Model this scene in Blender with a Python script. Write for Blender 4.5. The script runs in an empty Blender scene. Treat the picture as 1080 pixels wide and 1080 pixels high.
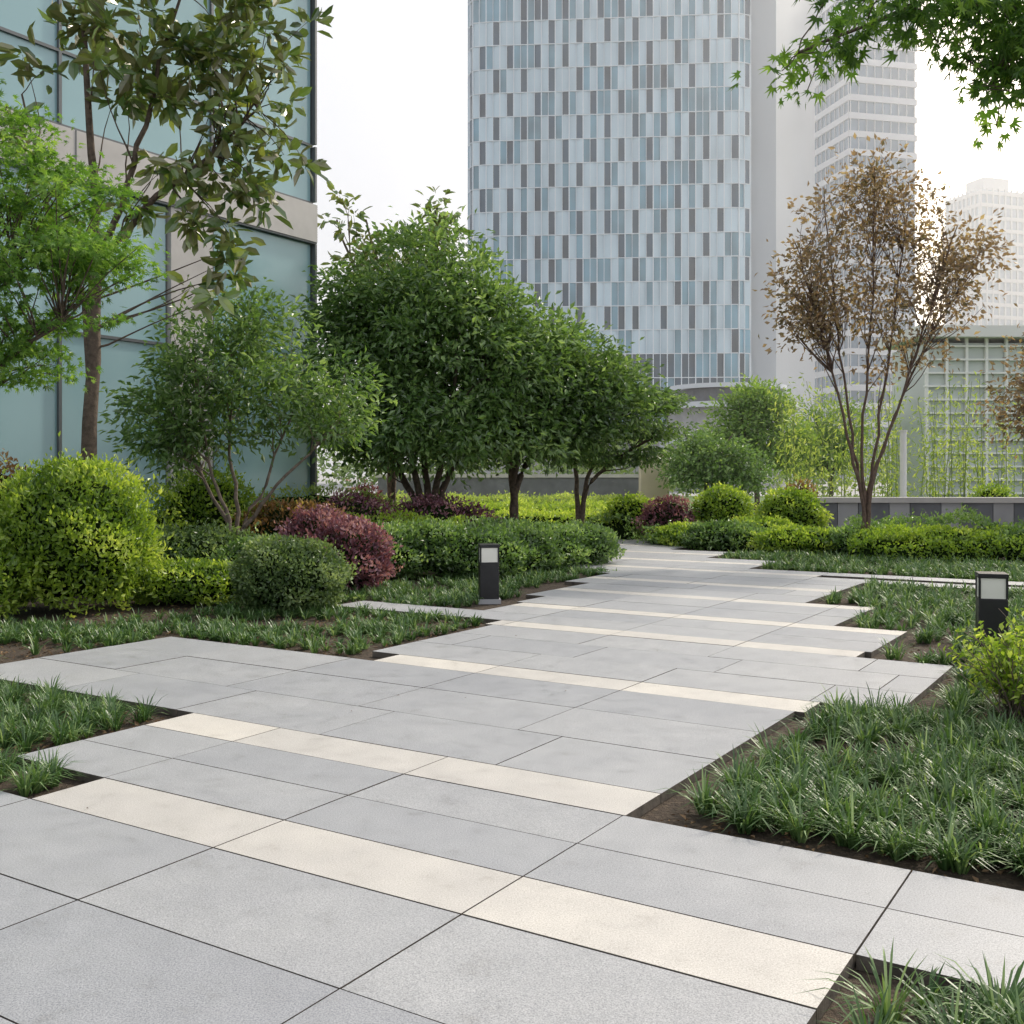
import bpy, math, numpy as np
from mathutils import Vector
R=np.random.default_rng(7)
S=bpy.context.scene
B=np.array([.532,.847]); C=np.array([.847,-.532])   # paving grid axes (s along B, t along C)
def st(s,t): return B*s+C*t
ANG=math.atan2(.847,.532)

# ------------------------------------------------------------ materials
def newmat(name):
    m=bpy.data.materials.new(name); m.use_nodes=True
    nt=m.node_tree; nt.nodes.clear()
    o=nt.nodes.new('ShaderNodeOutputMaterial')
    return m,nt,o
def N(nt,t,**k):
    n=nt.nodes.new(t)
    for a,b in k.items(): setattr(n,a,b)
    return n
def ramp(nt,stops):
    n=nt.nodes.new('ShaderNodeValToRGB'); e=n.color_ramp.elements
    while len(e)<len(stops): e.new(.5)
    for i,(p,c) in enumerate(stops):
        e[i].position=p; e[i].color=(*c,1)
    return n
def noise(nt,scale,detail=3,rough=.6,coord='Object'):
    tc=N(nt,'ShaderNodeTexCoord'); n=N(nt,'ShaderNodeTexNoise')
    n.inputs['Scale'].default_value=scale; n.inputs['Detail'].default_value=detail; n.inputs['Roughness'].default_value=rough
    nt.links.new(tc.outputs[coord],n.inputs['Vector']); return n
def mixc(nt,fac,a,b,mode='MIX'):
    m=N(nt,'ShaderNodeMix',data_type='RGBA',blend_type=mode)
    for sock,v in ((m.inputs[0],fac),(m.inputs[6],a),(m.inputs[7],b)):
        if isinstance(v,(int,float)): sock.default_value=v
        elif isinstance(v,tuple): sock.default_value=(*v,1)
        else: nt.links.new(v,sock)
    return m.outputs[2]
def simple(name,col,rough=.6,metal=0,var=.12,scale=3,bump=0,spec=.5,bscale=60):
    m,nt,o=newmat(name); p=N(nt,'ShaderNodeBsdfPrincipled')
    n=noise(nt,scale,2)
    lo=tuple(c*(1-var) for c in col); hi=tuple(min(1,c*(1+var)) for c in col)
    r=ramp(nt,[(.3,lo),(.7,hi)]); nt.links.new(n.outputs[0],r.inputs[0])
    nt.links.new(r.outputs[0],p.inputs['Base Color'])
    p.inputs['Roughness'].default_value=rough; p.inputs['Metallic'].default_value=metal
    p.inputs['Specular IOR Level'].default_value=spec
    if bump:
        n2=noise(nt,bscale); b=N(nt,'ShaderNodeBump'); b.inputs['Strength'].default_value=bump; b.inputs['Distance'].default_value=.01
        nt.links.new(n2.outputs[0],b.inputs['Height']); nt.links.new(b.outputs[0],p.inputs['Normal'])
    nt.links.new(p.outputs[0],o.inputs[0]); return m
def leafmat(name,c1,c2,c3=None,tr=.35,rough=.4,spec=.04,back=None):
    m,nt,o=newmat(name); a=N(nt,'ShaderNodeAttribute'); a.attribute_name='v'
    stops=[(0,c1),(1,c2)] if c3 is None else [(0,c1),(.55,c2),(1,c3)]
    r=ramp(nt,stops); nt.links.new(a.outputs['Fac'],r.inputs[0])
    col=r.outputs[0]
    if back:
        g=N(nt,'ShaderNodeNewGeometry'); col=mixc(nt,g.outputs['Backfacing'],col,back)
    p=N(nt,'ShaderNodeBsdfDiffuse'); nt.links.new(col,p.inputs['Color'])
    t=N(nt,'ShaderNodeBsdfTranslucent')
    tc=mixc(nt,1.0,r.outputs[0],(1.6,1.5,.85),'MULTIPLY'); nt.links.new(tc,t.inputs['Color'])
    x=N(nt,'ShaderNodeMixShader'); x.inputs[0].default_value=tr
    nt.links.new(p.outputs[0],x.inputs[1]); nt.links.new(t.outputs[0],x.inputs[2])
    g=N(nt,'ShaderNodeBsdfGlossy'); g.inputs['Roughness'].default_value=rough; g.inputs['Color'].default_value=(1,1,1,1)
    y=N(nt,'ShaderNodeMixShader'); y.inputs[0].default_value=spec
    nt.links.new(x.outputs[0],y.inputs[1]); nt.links.new(g.outputs[0],y.inputs[2]); nt.links.new(y.outputs[0],o.inputs[0])
    return m
def granite(name,base,dark,light):
    m,nt,o=newmat(name); p=N(nt,'ShaderNodeBsdfPrincipled')
    n1=noise(nt,170,3,.8); r1=ramp(nt,[(.34,dark),(.5,base),(.66,light)]); nt.links.new(n1.outputs[0],r1.inputs[0])
    n2=noise(nt,1.1,5,.65); r2=ramp(nt,[(.3,(.90,.90,.91)),(.7,(1.07,1.065,1.05))]); nt.links.new(n2.outputs[0],r2.inputs[0])
    c=mixc(nt,1.0,r1.outputs[0],r2.outputs[0],'MULTIPLY')
    n5=noise(nt,6,5,.75); r5=ramp(nt,[(.28,(.82,.805,.79)),(.42,(.98,.98,.98)),(.75,(1.05,1.05,1.05))]); nt.links.new(n5.outputs[0],r5.inputs[0])
    c=mixc(nt,1.0,c,r5.outputs[0],'MULTIPLY')
    a=N(nt,'ShaderNodeAttribute'); a.attribute_name='v'
    r3=ramp(nt,[(0,(.90,.905,.925)),(1,(1.08,1.07,1.055))]); nt.links.new(a.outputs['Fac'],r3.inputs[0])
    c=mixc(nt,1.0,c,r3.outputs[0],'MULTIPLY')
    nt.links.new(c,p.inputs['Base Color']); p.inputs['Specular IOR Level'].default_value=.5
    rr=ramp(nt,[(.3,(.36,.36,.36)),(.7,(.58,.58,.58))]); nt.links.new(n5.outputs[0],rr.inputs[0]); nt.links.new(rr.outputs[0],p.inputs['Roughness'])
    b=N(nt,'ShaderNodeBump'); b.inputs['Strength'].default_value=.35; b.inputs['Distance'].default_value=.002
    nt.links.new(n1.outputs[0],b.inputs['Height']); nt.links.new(b.outputs[0],p.inputs['Normal'])
    nt.links.new(p.outputs[0],o.inputs[0]); return m

M_gran=granite('grey_granite',(.365,.375,.395),(.205,.215,.235),(.50,.51,.53))
M_cream=granite('cream_granite',(.60,.575,.535),(.40,.375,.34),(.72,.70,.67))
M_edge=simple('shaded_slab_edge',(.10,.085,.07),.9,var=.4,scale=9,bump=.4)  # edge shade painted into the slab sides, with a rusty brown tint
M_bark=simple('bark',(.10,.075,.055),.9,var=.4,scale=14,bump=.8,bscale=40)
M_barkL=simple('bark_light',(.19,.15,.12),.9,var=.35,scale=14,bump=.8,bscale=40)
M_twig=simple('reddish_bark',(.13,.085,.065),.85,var=.3,scale=14,bump=.6)
M_stone=simple('pale_stone',(.5,.48,.46),.7,var=.08,scale=2,bump=.15)
M_frame=simple('dark_frame',(.12,.13,.135),.4,metal=.3,var=.05)
M_teal=simple('teal_glass',(.29,.46,.49),.14,var=.08,scale=.25,spec=.8)
M_black=simple('black_metal',(.018,.018,.02),.42,metal=.2,var=.2,scale=8,bump=.05)
M_frost=simple('frosted_lamp_panel',(.8,.79,.72),.35,var=.04)
M_tw_white=simple('tower_white_panel',(.52,.66,.74),.2,var=.12,scale=.09)
M_tw_fin=simple('tower_fin',(.70,.77,.82),.35,var=.03,scale=.05)
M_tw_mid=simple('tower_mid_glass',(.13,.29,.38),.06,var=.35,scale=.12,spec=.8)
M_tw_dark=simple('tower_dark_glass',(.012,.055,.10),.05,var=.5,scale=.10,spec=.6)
M_tw_core=simple('tower_core',(.42,.46,.50),.7,var=.05,scale=.05)
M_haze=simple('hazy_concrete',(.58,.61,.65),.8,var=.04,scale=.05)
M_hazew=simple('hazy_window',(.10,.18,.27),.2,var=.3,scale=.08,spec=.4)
M_warm=simple('hazy_pale_concrete',(.74,.74,.73),.8,var=.03,scale=.05)  # distance haze worked into the colour as a pale off-white
M_faint=simple('hazy_pale_glass',(.52,.58,.62),.2,var=.1,scale=.08)  # window colour lightened to paint in the haze over far towers
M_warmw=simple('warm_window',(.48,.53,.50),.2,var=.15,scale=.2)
M_conc=simple('concrete',(.36,.36,.37),.8,var=.15,scale=1,bump=.2)
M_concd=simple('dark_slab',(.14,.145,.16),.6,var=.2,scale=1.5,bump=.1)
M_beige=simple('beige_stone',(.55,.48,.36),.8,var=.1,scale=1)
M_white=simple('white_paint',(.8,.8,.78),.5,var=.03)
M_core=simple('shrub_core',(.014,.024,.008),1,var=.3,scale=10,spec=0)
M_litter=leafmat('leaf_litter',(.08,.045,.025),(.28,.19,.11),tr=.1,rough=.8,spec=.01)

L_mid=leafmat('leaf_green',(.04,.095,.022),(.13,.24,.06),(.33,.47,.18),spec=.06,tr=.4)
L_dark=leafmat('leaf_dark',(.035,.08,.022),(.10,.19,.05),(.25,.37,.13),spec=.06,tr=.4)
L_bright=leafmat('leaf_bright',(.09,.18,.02),(.26,.39,.045),(.50,.60,.14),tr=.42)
L_maple=leafmat('leaf_maple',(.045,.12,.018),(.13,.27,.04),(.30,.46,.10),tr=.45,spec=.03)
L_mapled=leafmat('leaf_maple_dark',(.03,.08,.012),(.08,.18,.025),(.22,.37,.06),tr=.45,spec=.03)  # deeper green leaf of the overhanging maple
L_mag=leafmat('leaf_magnolia',(.035,.08,.015),(.10,.18,.035),(.30,.37,.09),tr=.28,rough=.28,spec=.09,back=(.19,.18,.07))
L_grey=leafmat('leaf_greygreen',(.05,.10,.03),(.15,.23,.08),(.31,.40,.18),tr=.35)
L_purple=leafmat('leaf_purple',(.07,.025,.04),(.21,.08,.125),(.48,.28,.33),tr=.35)
L_red=leafmat('leaf_red',(.10,.07,.02),(.28,.15,.06),(.46,.36,.12),tr=.4)
L_copper=leafmat('leaf_copper',(.09,.09,.045),(.235,.165,.115),(.44,.36,.24),tr=.45,spec=.05)
L_bamboo=leafmat('leaf_bamboo',(.15,.24,.05),(.28,.38,.09),(.45,.52,.18),tr=.5)
L_spring=leafmat('leaf_spring',(.08,.17,.03),(.17,.29,.06),(.3,.42,.12),tr=.4)
L_grass=leafmat('grass_blade',(.03,.08,.022),(.085,.17,.05),(.30,.42,.19),tr=.3,rough=.4,spec=.045)
L_far=leafmat('leaf_far',(.09,.15,.06),(.17,.25,.10),(.27,.36,.15),tr=.3,spec=.02)

def soilmat():
    m,nt,o=newmat('garden_soil'); p=N(nt,'ShaderNodeBsdfPrincipled')
    n=noise(nt,22,5,.75); r=ramp(nt,[(.3,(.035,.026,.019)),(.55,(.10,.072,.05)),(.75,(.24,.185,.13))]); nt.links.new(n.outputs[0],r.inputs[0])
    nt.links.new(r.outputs[0],p.inputs['Base Color']); p.inputs['Roughness'].default_value=.95
    b=N(nt,'ShaderNodeBump'); b.inputs['Strength'].default_value=1; b.inputs['Distance'].default_value=.04
    n2=noise(nt,45,4,.7); nt.links.new(n2.outputs[0],b.inputs['Height']); nt.links.new(b.outputs[0],p.inputs['Normal'])
    nt.links.new(p.outputs[0],o.inputs[0]); return m
M_soil=soilmat()
M_lawn=simple('lawn',(.09,.16,.03),.9,var=.4,scale=6,bump=.6)
M_pave2=simple('far_pavement',(.34,.34,.34),.8,var=.1,scale=.5)

# ------------------------------------------------------------ mesh helpers
def link(o,parent=None):
    S.collection.objects.link(o)
    if parent is not None: o.parent=parent
    return o
def empty(name,loc=(0,0,0),rz=0):
    e=bpy.data.objects.new(name,None); e.location=loc; e.rotation_euler=(0,0,rz); e.empty_display_size=.2
    return link(e)
def npmesh(name,V,F,mat,v=None,parent=None,smooth=False,mats=None,mi=None):
    V=np.asarray(V,dtype=np.float32).reshape(-1,3); F=np.asarray(F,dtype=np.int32); k=F.shape[1]
    me=bpy.data.meshes.new(name)
    me.vertices.add(len(V)); me.vertices.foreach_set('co',V.ravel())
    me.loops.add(F.size); me.loops.foreach_set('vertex_index',F.ravel())
    me.polygons.add(len(F)); me.polygons.foreach_set('loop_start',np.arange(0,F.size,k,dtype=np.int32))
    me.polygons.foreach_set('use_smooth',np.full(len(F),smooth,dtype=bool))
    for m in (mats or [mat]): me.materials.append(m)
    if mi is not None: me.polygons.foreach_set('material_index',np.asarray(mi,dtype=np.int32))
    if v is not None:
        a=me.attributes.new('v','FLOAT','POINT'); a.data.foreach_set('value',np.clip(np.asarray(v,dtype=np.float32),0,1))
    me.update(calc_edges=True)
    return link(bpy.data.objects.new(name,me),parent)
class Tubes:
    def __init__(s): s.V=[];s.F=[];s.n=0
    def add(s,pts,rad,k=6):
        pts=np.asarray(pts,float); n=len(pts); rad=np.broadcast_to(rad,(n,))
        T=np.gradient(pts,axis=0); T/=np.linalg.norm(T,axis=1)[:,None]+1e-9
        ref=np.where(np.abs(T[:,2:3])>.9,np.array([[1,0,0]]),np.array([[0,0,1]]))
        U=np.cross(T,ref); U/=np.linalg.norm(U,axis=1)[:,None]+1e-9
        W=np.cross(T,U); a=np.linspace(0,2*math.pi,k,endpoint=False)
        P=pts[:,None,:]+rad[:,None,None]*(np.cos(a)[None,:,None]*U[:,None,:]+np.sin(a)[None,:,None]*W[:,None,:])
        s.V.append(P.reshape(-1,3))
        i=np.arange(n-1)[:,None]*k; j=np.arange(k)[None,:]; j2=(j+1)%k
        s.F.append(np.stack([i+j,i+j2,i+k+j2,i+k+j],-1).reshape(-1,4)+s.n); s.n+=n*k
    def make(s,name,mat,parent=None):
        return npmesh(name,np.concatenate(s.V),np.concatenate(s.F),mat,parent=parent,smooth=True)
def boxes(name,L,mat,parent=None):
    L=np.array(L,float); n=len(L)
    c=[(0,2,4),(1,2,4),(1,3,4),(0,3,4),(0,2,5),(1,2,5),(1,3,5),(0,3,5)]
    V=np.stack([L[:,list(q)] for q in c],1)
    f=np.array([(0,3,2,1),(4,5,6,7),(0,1,5,4),(1,2,6,5),(2,3,7,6),(3,0,4,7)])
    F=(f[None]+np.arange(n)[:,None,None]*8).reshape(-1,4)
    return npmesh(name,V,F,mat,parent=parent)
def bevel(o,w=.01,seg=2):
    m=o.modifiers.new('bevel','BEVEL'); m.width=w; m.segments=seg; m.limit_method='ANGLE'; return o
def nrm(a): return a/(np.linalg.norm(a,axis=-1,keepdims=True)+1e-9)
LT={ 'small':(np.array([(0,0,0),(.45,.5,.10),(1,0,-.08),(.45,-.5,.10)]),np.array([(0,3,2),(0,2,1)])),
     'big':(np.array([(0,0,0),(.3,.38,.06),(.3,-.38,.06),(.7,.42,.02),(.7,-.42,.02),(1,0,-.12),(.5,0,-.03)]),
            np.array([(0,2,6),(0,6,1),(2,4,6),(6,3,1),(6,4,5),(6,5,3)])) }
def palm_t():
    v=[(.0,0,0)]; f=[]
    angs=[-115,-72,-36,0,36,72,115]; ln=[.45,.75,.95,1.05,.95,.75,.45]
    out=[]
    for i,(a,l) in enumerate(zip(angs,ln)):
        a=math.radians(a); out.append((l*math.cos(a),l*math.sin(a)*.95,-.12*l))
        if i<6:
            b=math.radians((angs[i]+angs[i+1])/2); out.append((.36*math.cos(b),.36*math.sin(b),.02))
    v+=out
    for i in range(len(out)-1): f.append((0,i+1,i+2))
    return np.array(v),np.array(f)
LT['palm']=palm_t()
def leaves(name,P,D,Nn,size,wr,v,mat,tmpl='small',parent=None):
    T,F=LT[tmpl]; n=len(P); size=np.broadcast_to(size,(n,))
    D=nrm(D); W=nrm(np.cross(Nn,D)); H=np.cross(D,W)
    V=P[:,None,:]+size[:,None,None]*(T[None,:,0:1]*D[:,None,:]+T[None,:,1:2]*wr*W[:,None,:]+T[None,:,2:3]*H[:,None,:])
    FF=(F[None]+np.arange(n)[:,None,None]*len(T)).reshape(-1,3)
    return npmesh(name,V,FF,mat,v=np.repeat(v,len(T)),parent=parent)
def lump(P,f=1.0,ph=0.):
    x,y,z=P[...,0]*f+ph,P[...,1]*f+ph*1.7,P[...,2]*f-ph
    return (np.sin(x*1.9+np.sin(y*2.3))*np.cos(y*1.7+z)+np.sin(z*2.7+x*1.3)*.7+np.sin(x*4.1-y*3.7+z*3.1)*.4)/2.1

# ------------------------------------------------------------ vegetation
def curve(p0,p1,n=6,sag=.1,wob=.05):
    p0=np.array(p0,float);p1=np.array(p1,float); u=np.linspace(0,1,n)[:,None]
    L=np.linalg.norm(p1-p0); P=p0+(p1-p0)*u
    P[:,2]+=(np.sin(u[:,0]*math.pi)*sag*L)
    w=R.normal(0,wob*L,(1,3))*np.sin(u*math.pi)+R.normal(0,wob*.4*L,(1,3))*np.sin(u*math.pi*2.3)*(1-u)
    return P+w
def tree(name,base,stems,crown,ncl,per,clr,leaf,wr,mat,bark=M_bark,tmpl='small',r0=.09,up=.5,droop=.2,nbr=90,outer=.45,flat=.7,seed=0,extra=None,lumpf=0,tw=1.,pen=2.5,radii=None):
    e=empty(name,(base[0],base[1],0)); T=Tubes(); sp=[]; sr=[]
    for si,stp in enumerate(stems):
        pts=[np.array([0,0,-.1])]+[np.array(p,float) for p in stp]
        pts=np.array(pts,float)
        u=np.linspace(0,len(pts)-1,5*(len(pts)-1)+1); q=np.stack([np.interp(u,np.arange(len(pts)),pts[:,i]) for i in range(3)],1)
        for _ in range(2): q[1:-1]=(q[:-2]+2*q[1:-1]+q[2:])/4
        q[1:-1,:2]+=R.normal(0,.018,(len(q)-2,2))
        rr=np.linspace(1,.22,len(q))*(radii[si] if radii else r0); rr[0]*=1.3
        T.add(q,rr,8); sp.append(q); sr.append(rr)
    SP=np.concatenate(sp); SR=np.concatenate(sr)
    cr=np.array(crown,float); w=cr[:,6]/cr[:,6].sum()
    idx=R.choice(len(cr),ncl,p=w); d=nrm(R.normal(size=(ncl,3))); rad=R.random(ncl)**outer
    Cc=cr[idx,:3]+d*rad[:,None]*cr[idx,3:6]
    if lumpf: 
        keep=lump(Cc,lumpf,3.1+seed)>-.42; Cc=Cc[keep]
    if extra is not None: Cc=np.concatenate([Cc,np.array(extra,float)])
    nc=len(Cc)
    o=R.permutation(nc)[:nbr]
    if extra is not None: o=np.unique(np.concatenate([o,np.arange(nc-len(extra),nc)]))
    for i in o:
        c=Cc[i]; dd=np.linalg.norm(SP-c,axis=1)+np.where(SP[:,2]>c[2]-.15*abs(c[2]),pen,0)+np.where(SP[:,2]<.9,3,0)
        j=int(np.argmin(dd)); L=np.linalg.norm(SP[j]-c)
        T.add(curve(SP[j],c,6,.06,.05),np.linspace(min(SR[j]*.6,tw*(.010+.011*L)),.003,6),5)
    T.make('trunk',bark,e)
    ci=np.repeat(np.arange(nc),per); off=R.normal(size=(len(ci),3))*clr*R.uniform(.7,1.25,(nc,1))[ci]; off[:,2]*=flat
    P=Cc[ci]+off; ctr=cr[:,:3].mean(0)
    D=nrm(off)*.8+nrm(P-ctr)*.4+R.normal(size=P.shape)*.6; D[:,2]-=droop
    Nn=R.normal(size=P.shape)*.55; Nn[:,2]+=up; Nn+=nrm(P-ctr)*.45
    cv=R.random(nc)*.5; v=cv[ci]+R.random(len(ci))*.5
    leaves('crown',P,D,Nn,leaf*R.uniform(.65,1.25,len(ci)),wr,v,mat,tmpl,e)
    return e
def shrub(name,x,y,rx,ry,h,n,leaf,mat,wr=.5,lum=.13,shoot=.25,z0=-.04,tmpl='small',lf=3.,core=.76):
    e=empty(name,(x,y,0)); ph=R.random()*9
    d=nrm(R.normal(size=(n,3))); d=d[d[:,2]>-.75]; n=len(d)
    sc=np.array([rx,ry,h*.54])
    loose=(R.random(n)<.16)*R.random(n)*.28*(.4+np.clip(lump(d,5.,ph+2),0,1)*1.6)
    r=1+lump(d*1.0,lf,ph)*lum-R.random(n)**2*.26+loose
    cz=np.array([0,0,z0+h*.46]); P=d*r[:,None]*sc+cz; P[:,2]=np.maximum(P[:,2],z0+.02)
    D=d*.5+R.normal(size=P.shape)*.6; D[:,2]+=shoot
    Nn=d*.8+R.normal(size=P.shape)*.5
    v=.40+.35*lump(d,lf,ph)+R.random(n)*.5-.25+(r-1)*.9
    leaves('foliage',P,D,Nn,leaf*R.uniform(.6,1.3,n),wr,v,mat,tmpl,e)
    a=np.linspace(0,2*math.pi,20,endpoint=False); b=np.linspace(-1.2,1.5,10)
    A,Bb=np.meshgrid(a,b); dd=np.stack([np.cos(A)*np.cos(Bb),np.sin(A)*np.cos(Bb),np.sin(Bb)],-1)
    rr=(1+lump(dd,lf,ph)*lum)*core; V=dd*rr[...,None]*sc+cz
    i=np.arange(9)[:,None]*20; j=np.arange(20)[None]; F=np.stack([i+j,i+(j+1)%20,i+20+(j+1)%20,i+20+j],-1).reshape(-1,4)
    npmesh('opaque_core',V,F,M_core,parent=e,smooth=True)  # solid dark core added inside the shrub to block the view through it
    return e
def hedge(name,pts,w,h,dens,leaf,mat,wr=.5,lum=.13,z0=-.04,shoot=.3,vb=.4):
    pts=np.array(pts,float); seg=np.diff(pts,axis=0); L=np.linalg.norm(seg,axis=1); tot=L.sum()
    n=int(dens*tot*(w+2*h)); u=R.random(n)*(tot+.3)-.15; cs=np.concatenate([[0],np.cumsum(L)])
    k=np.clip(np.searchsorted(cs,u)-1,0,len(L)-1); f=(u-cs[k])/L[k]
    c=pts[k]+seg[k]*f[:,None]; dr=seg[k]/L[k][:,None]; pe=np.stack([-dr[:,1],dr[:,0]],1)
    a=R.random(n)*(w+2*h)-(w/2+h)
    lat=np.clip(a,-w/2,w/2); z=h-np.maximum(np.abs(a)-w/2,0)
    rnd=.35*h; ov=np.clip((np.abs(lat)-(w/2-rnd))/rnd,0,1); z=np.where(z>h-rnd,z-rnd*.5*ov**2,z)
    p2=c+pe*lat[:,None]; P=np.concatenate([p2,z[:,None]],1)
    ln=lump(P,2.2,1.3); inset=R.random(n)**2*.12
    side=np.abs(a)>w/2
    P[:,2]=np.where(side,P[:,2],P[:,2]*(1+ln*lum*2.0)-inset*.6+(R.random(n)<.12)*R.random(n)*.14)
    sg=np.sign(lat)
    P[:,:2]+=pe*(sg*np.where(side,ln*lum-inset,0))[:,None]
    nn=np.where(side[:,None],np.concatenate([pe*sg[:,None],np.full((n,1),.3)],1),np.array([[0,0,1.]]))
    P[:,2]=np.maximum(P[:,2]+z0,z0+.01)
    D=nn*.4+R.normal(size=P.shape)*.6; D[:,2]+=shoot
    v=vb+.3*ln+R.random(n)*.5-.2
    e=empty(name,(0,0,0)); leaves('foliage',P,D,nn*.8+R.normal(size=P.shape)*.5,leaf*R.uniform(.6,1.3,n),wr,v,mat,'small',e)
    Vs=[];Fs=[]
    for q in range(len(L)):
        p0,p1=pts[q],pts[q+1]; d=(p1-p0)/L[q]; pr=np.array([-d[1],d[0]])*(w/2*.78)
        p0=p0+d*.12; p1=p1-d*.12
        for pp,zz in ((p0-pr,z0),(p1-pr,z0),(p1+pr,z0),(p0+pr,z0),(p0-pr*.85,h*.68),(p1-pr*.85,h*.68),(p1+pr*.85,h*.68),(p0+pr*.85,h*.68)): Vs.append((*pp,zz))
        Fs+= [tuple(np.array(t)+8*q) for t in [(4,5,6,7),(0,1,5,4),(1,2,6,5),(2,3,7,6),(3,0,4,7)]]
    npmesh('opaque_core',Vs,Fs,M_core,parent=e)  # added dark filler boxes that keep the hedge from showing through
    return e
def grass(name,XY,m,L,w,mat=L_grass,z=-.045):
    n=len(XY); N_=n*m; ti=np.repeat(np.arange(n),m)
    a=R.random(N_)*2*math.pi; ln=L*R.uniform(.55,1.2,N_)*R.uniform(.7,1.2,n)[ti]
    lean=R.uniform(.3,1.15,N_); o=np.stack([np.cos(a),np.sin(a)],1)
    base=np.concatenate([XY[ti]+o*R.random((N_,1))*.03,np.full((N_,1),z)],1)
    tau=np.array([0,.35,.7,1.]); P=[]
    for t in tau:
        r=ln*lean*(t**1.4)*.85; h=ln*(t*1.0-.68*lean*t**2.2)
        c=base.copy(); c[:,:2]+=o*r[:,None]; c[:,2]+=h
        if t<1:
            wd=w*(1-.35*t)*.5; pr=np.stack([-o[:,1],o[:,0],np.zeros(N_)],1)*wd
            P+= [c-pr,c+pr]
        else: P.append(c)
    V=np.stack(P,1); f=np.array([(0,1,3),(0,3,2),(2,3,5),(2,5,4),(4,5,6)])
    F=(f[None]+np.arange(N_)[:,None,None]*7).reshape(-1,3)
    v=np.clip(R.random(n)[ti]*.4+R.random(N_)*.45+(R.random(N_)<.12)*.5,0,1)
    return npmesh(name,V,F,mat,v=np.repeat(v,7))
def rect_pts(s0,s1,t0,t1,d,gap=.25,margin=.05,ph=0.):
    n=int((s1-s0)*(t1-t0)*d); s=R.uniform(s0+margin,s1-margin,n); t=R.uniform(t0+margin,t1-margin,n)
    P=np.stack([s,t,np.zeros(n)],1); k=lump(P,1.7,ph)>-1+gap*1.6
    s,t=s[k],t[k]; return s[:,None]*B[None]+t[:,None]*C[None]

# ------------------------------------------------------------ ground + paving
def sheet(name,x0,x1,y0,y1,z,mat):
    return npmesh(name,[(x0,y0,z),(x1,y0,z),(x1,y1,z),(x0,y1,z)],[(0,1,2,3)],mat)
sheet('ground',-3000,3000,-500,4000,-.05,M_soil)
sheet('lawn',-40,60,27,75,-.046,M_lawn)
sheet('road',-1500,1500,75,3000,-.044,M_pave2)
rows=[]
s=2.98
while s>-2.5:
    rows.append((s-.62,s,0,-13,-.86)); s-=.62
rows+=[(2.98,3.38,1,-4.5,-.86),(3.38,3.8,0,-5.25,6),(3.8,4.22,0,-5.25,6),(4.22,4.6,1,-5.25,-2.06),
(4.6,5.3,0,-7.9,-2.06),(5.3,6.0,0,-7.9,-2.06),(6.0,6.65,0,-7.9,-2.06),(6.65,7.0,1,-5.5,-2.0),
(7.0,7.63,0,-5.8,-1.5),(7.63,8.26,0,-5.8,-1.5),(8.26,8.88,0,-5.8,-1.5),(8.88,9.2,1,-5.9,-2.25),
(9.2,9.75,0,-8.2,-2.2),(9.75,10.3,0,-6.5,-2.2),(10.3,10.6,1,-6.5,-2.2),(10.6,11.3,0,-6.6,-2.9),(11.3,12.,0,-6.9,-2.9),
(12.,12.3,1,-6.9,-2.9),(12.3,13.,0,-6.9,-3.7),(13.,13.6,0,-7.3,-3.7),(13.6,13.9,1,-7.3,-3.7),(13.9,14.45,0,-7.3,-3.7),(14.45,15,0,-7.6,-3.7),
(15,15.5,0,-8.6,6),(15.5,15.8,1,-8.6,-4.5),(15.8,16.3,0,-8.6,6),(16.3,17.,0,-8.6,-5.8),(17,17.3,1,-9.5,-5.8),(17.3,18,0,-9.5,-5.8),
(18,18.6,0,-9.7,-7.2),(18.6,18.9,1,-10,-7.2),(18.9,19.6,0,-10.8,-7.2),(19.6,20.3,0,-11,-8.6),(20.3,20.6,1,-11.5,-8.6),(20.6,21.3,0,-12,-8.6),
(21.3,22.,0,-13,-10),(22,22.3,1,-13.5,-10),(22.3,23.2,0,-14,-10),(23.2,24.2,0,-15,-11),(24.2,25.2,0,-16,-11.5)]
V=[];F=[];vv=[];mi=[]
for ri,(s0,s1,ty,t0,t1) in enumerate(rows):
    off=-.86 if not (ri%5==3 and ty==0) else -.86+.3
    ks=np.arange(-16,10)*1.215+off; cuts=[t0]+[k for k in ks if t0+.12<k<t1-.12]+[t1]
    for a,b in zip(cuts[:-1],cuts[1:]):
        g=.0038; q=[st(s0+g,a+g),st(s0+g,b-g),st(s1-g,b-g),st(s1-g,a+g)]
        n=len(V); dz=R.normal(0,.0007)
        V+=[(*p,-.047) for p in q]+[(*p,dz) for p in q]
        F.append((n+4,n+5,n+6,n+7)); mi.append(ty)
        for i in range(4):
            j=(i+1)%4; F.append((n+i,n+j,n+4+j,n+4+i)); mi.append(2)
        vv+=[R.random()]*8
npmesh('pavement',V,[f[::-1] for f in F],None,v=vv,mats=[M_gran,M_cream,M_edge],mi=mi)

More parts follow.
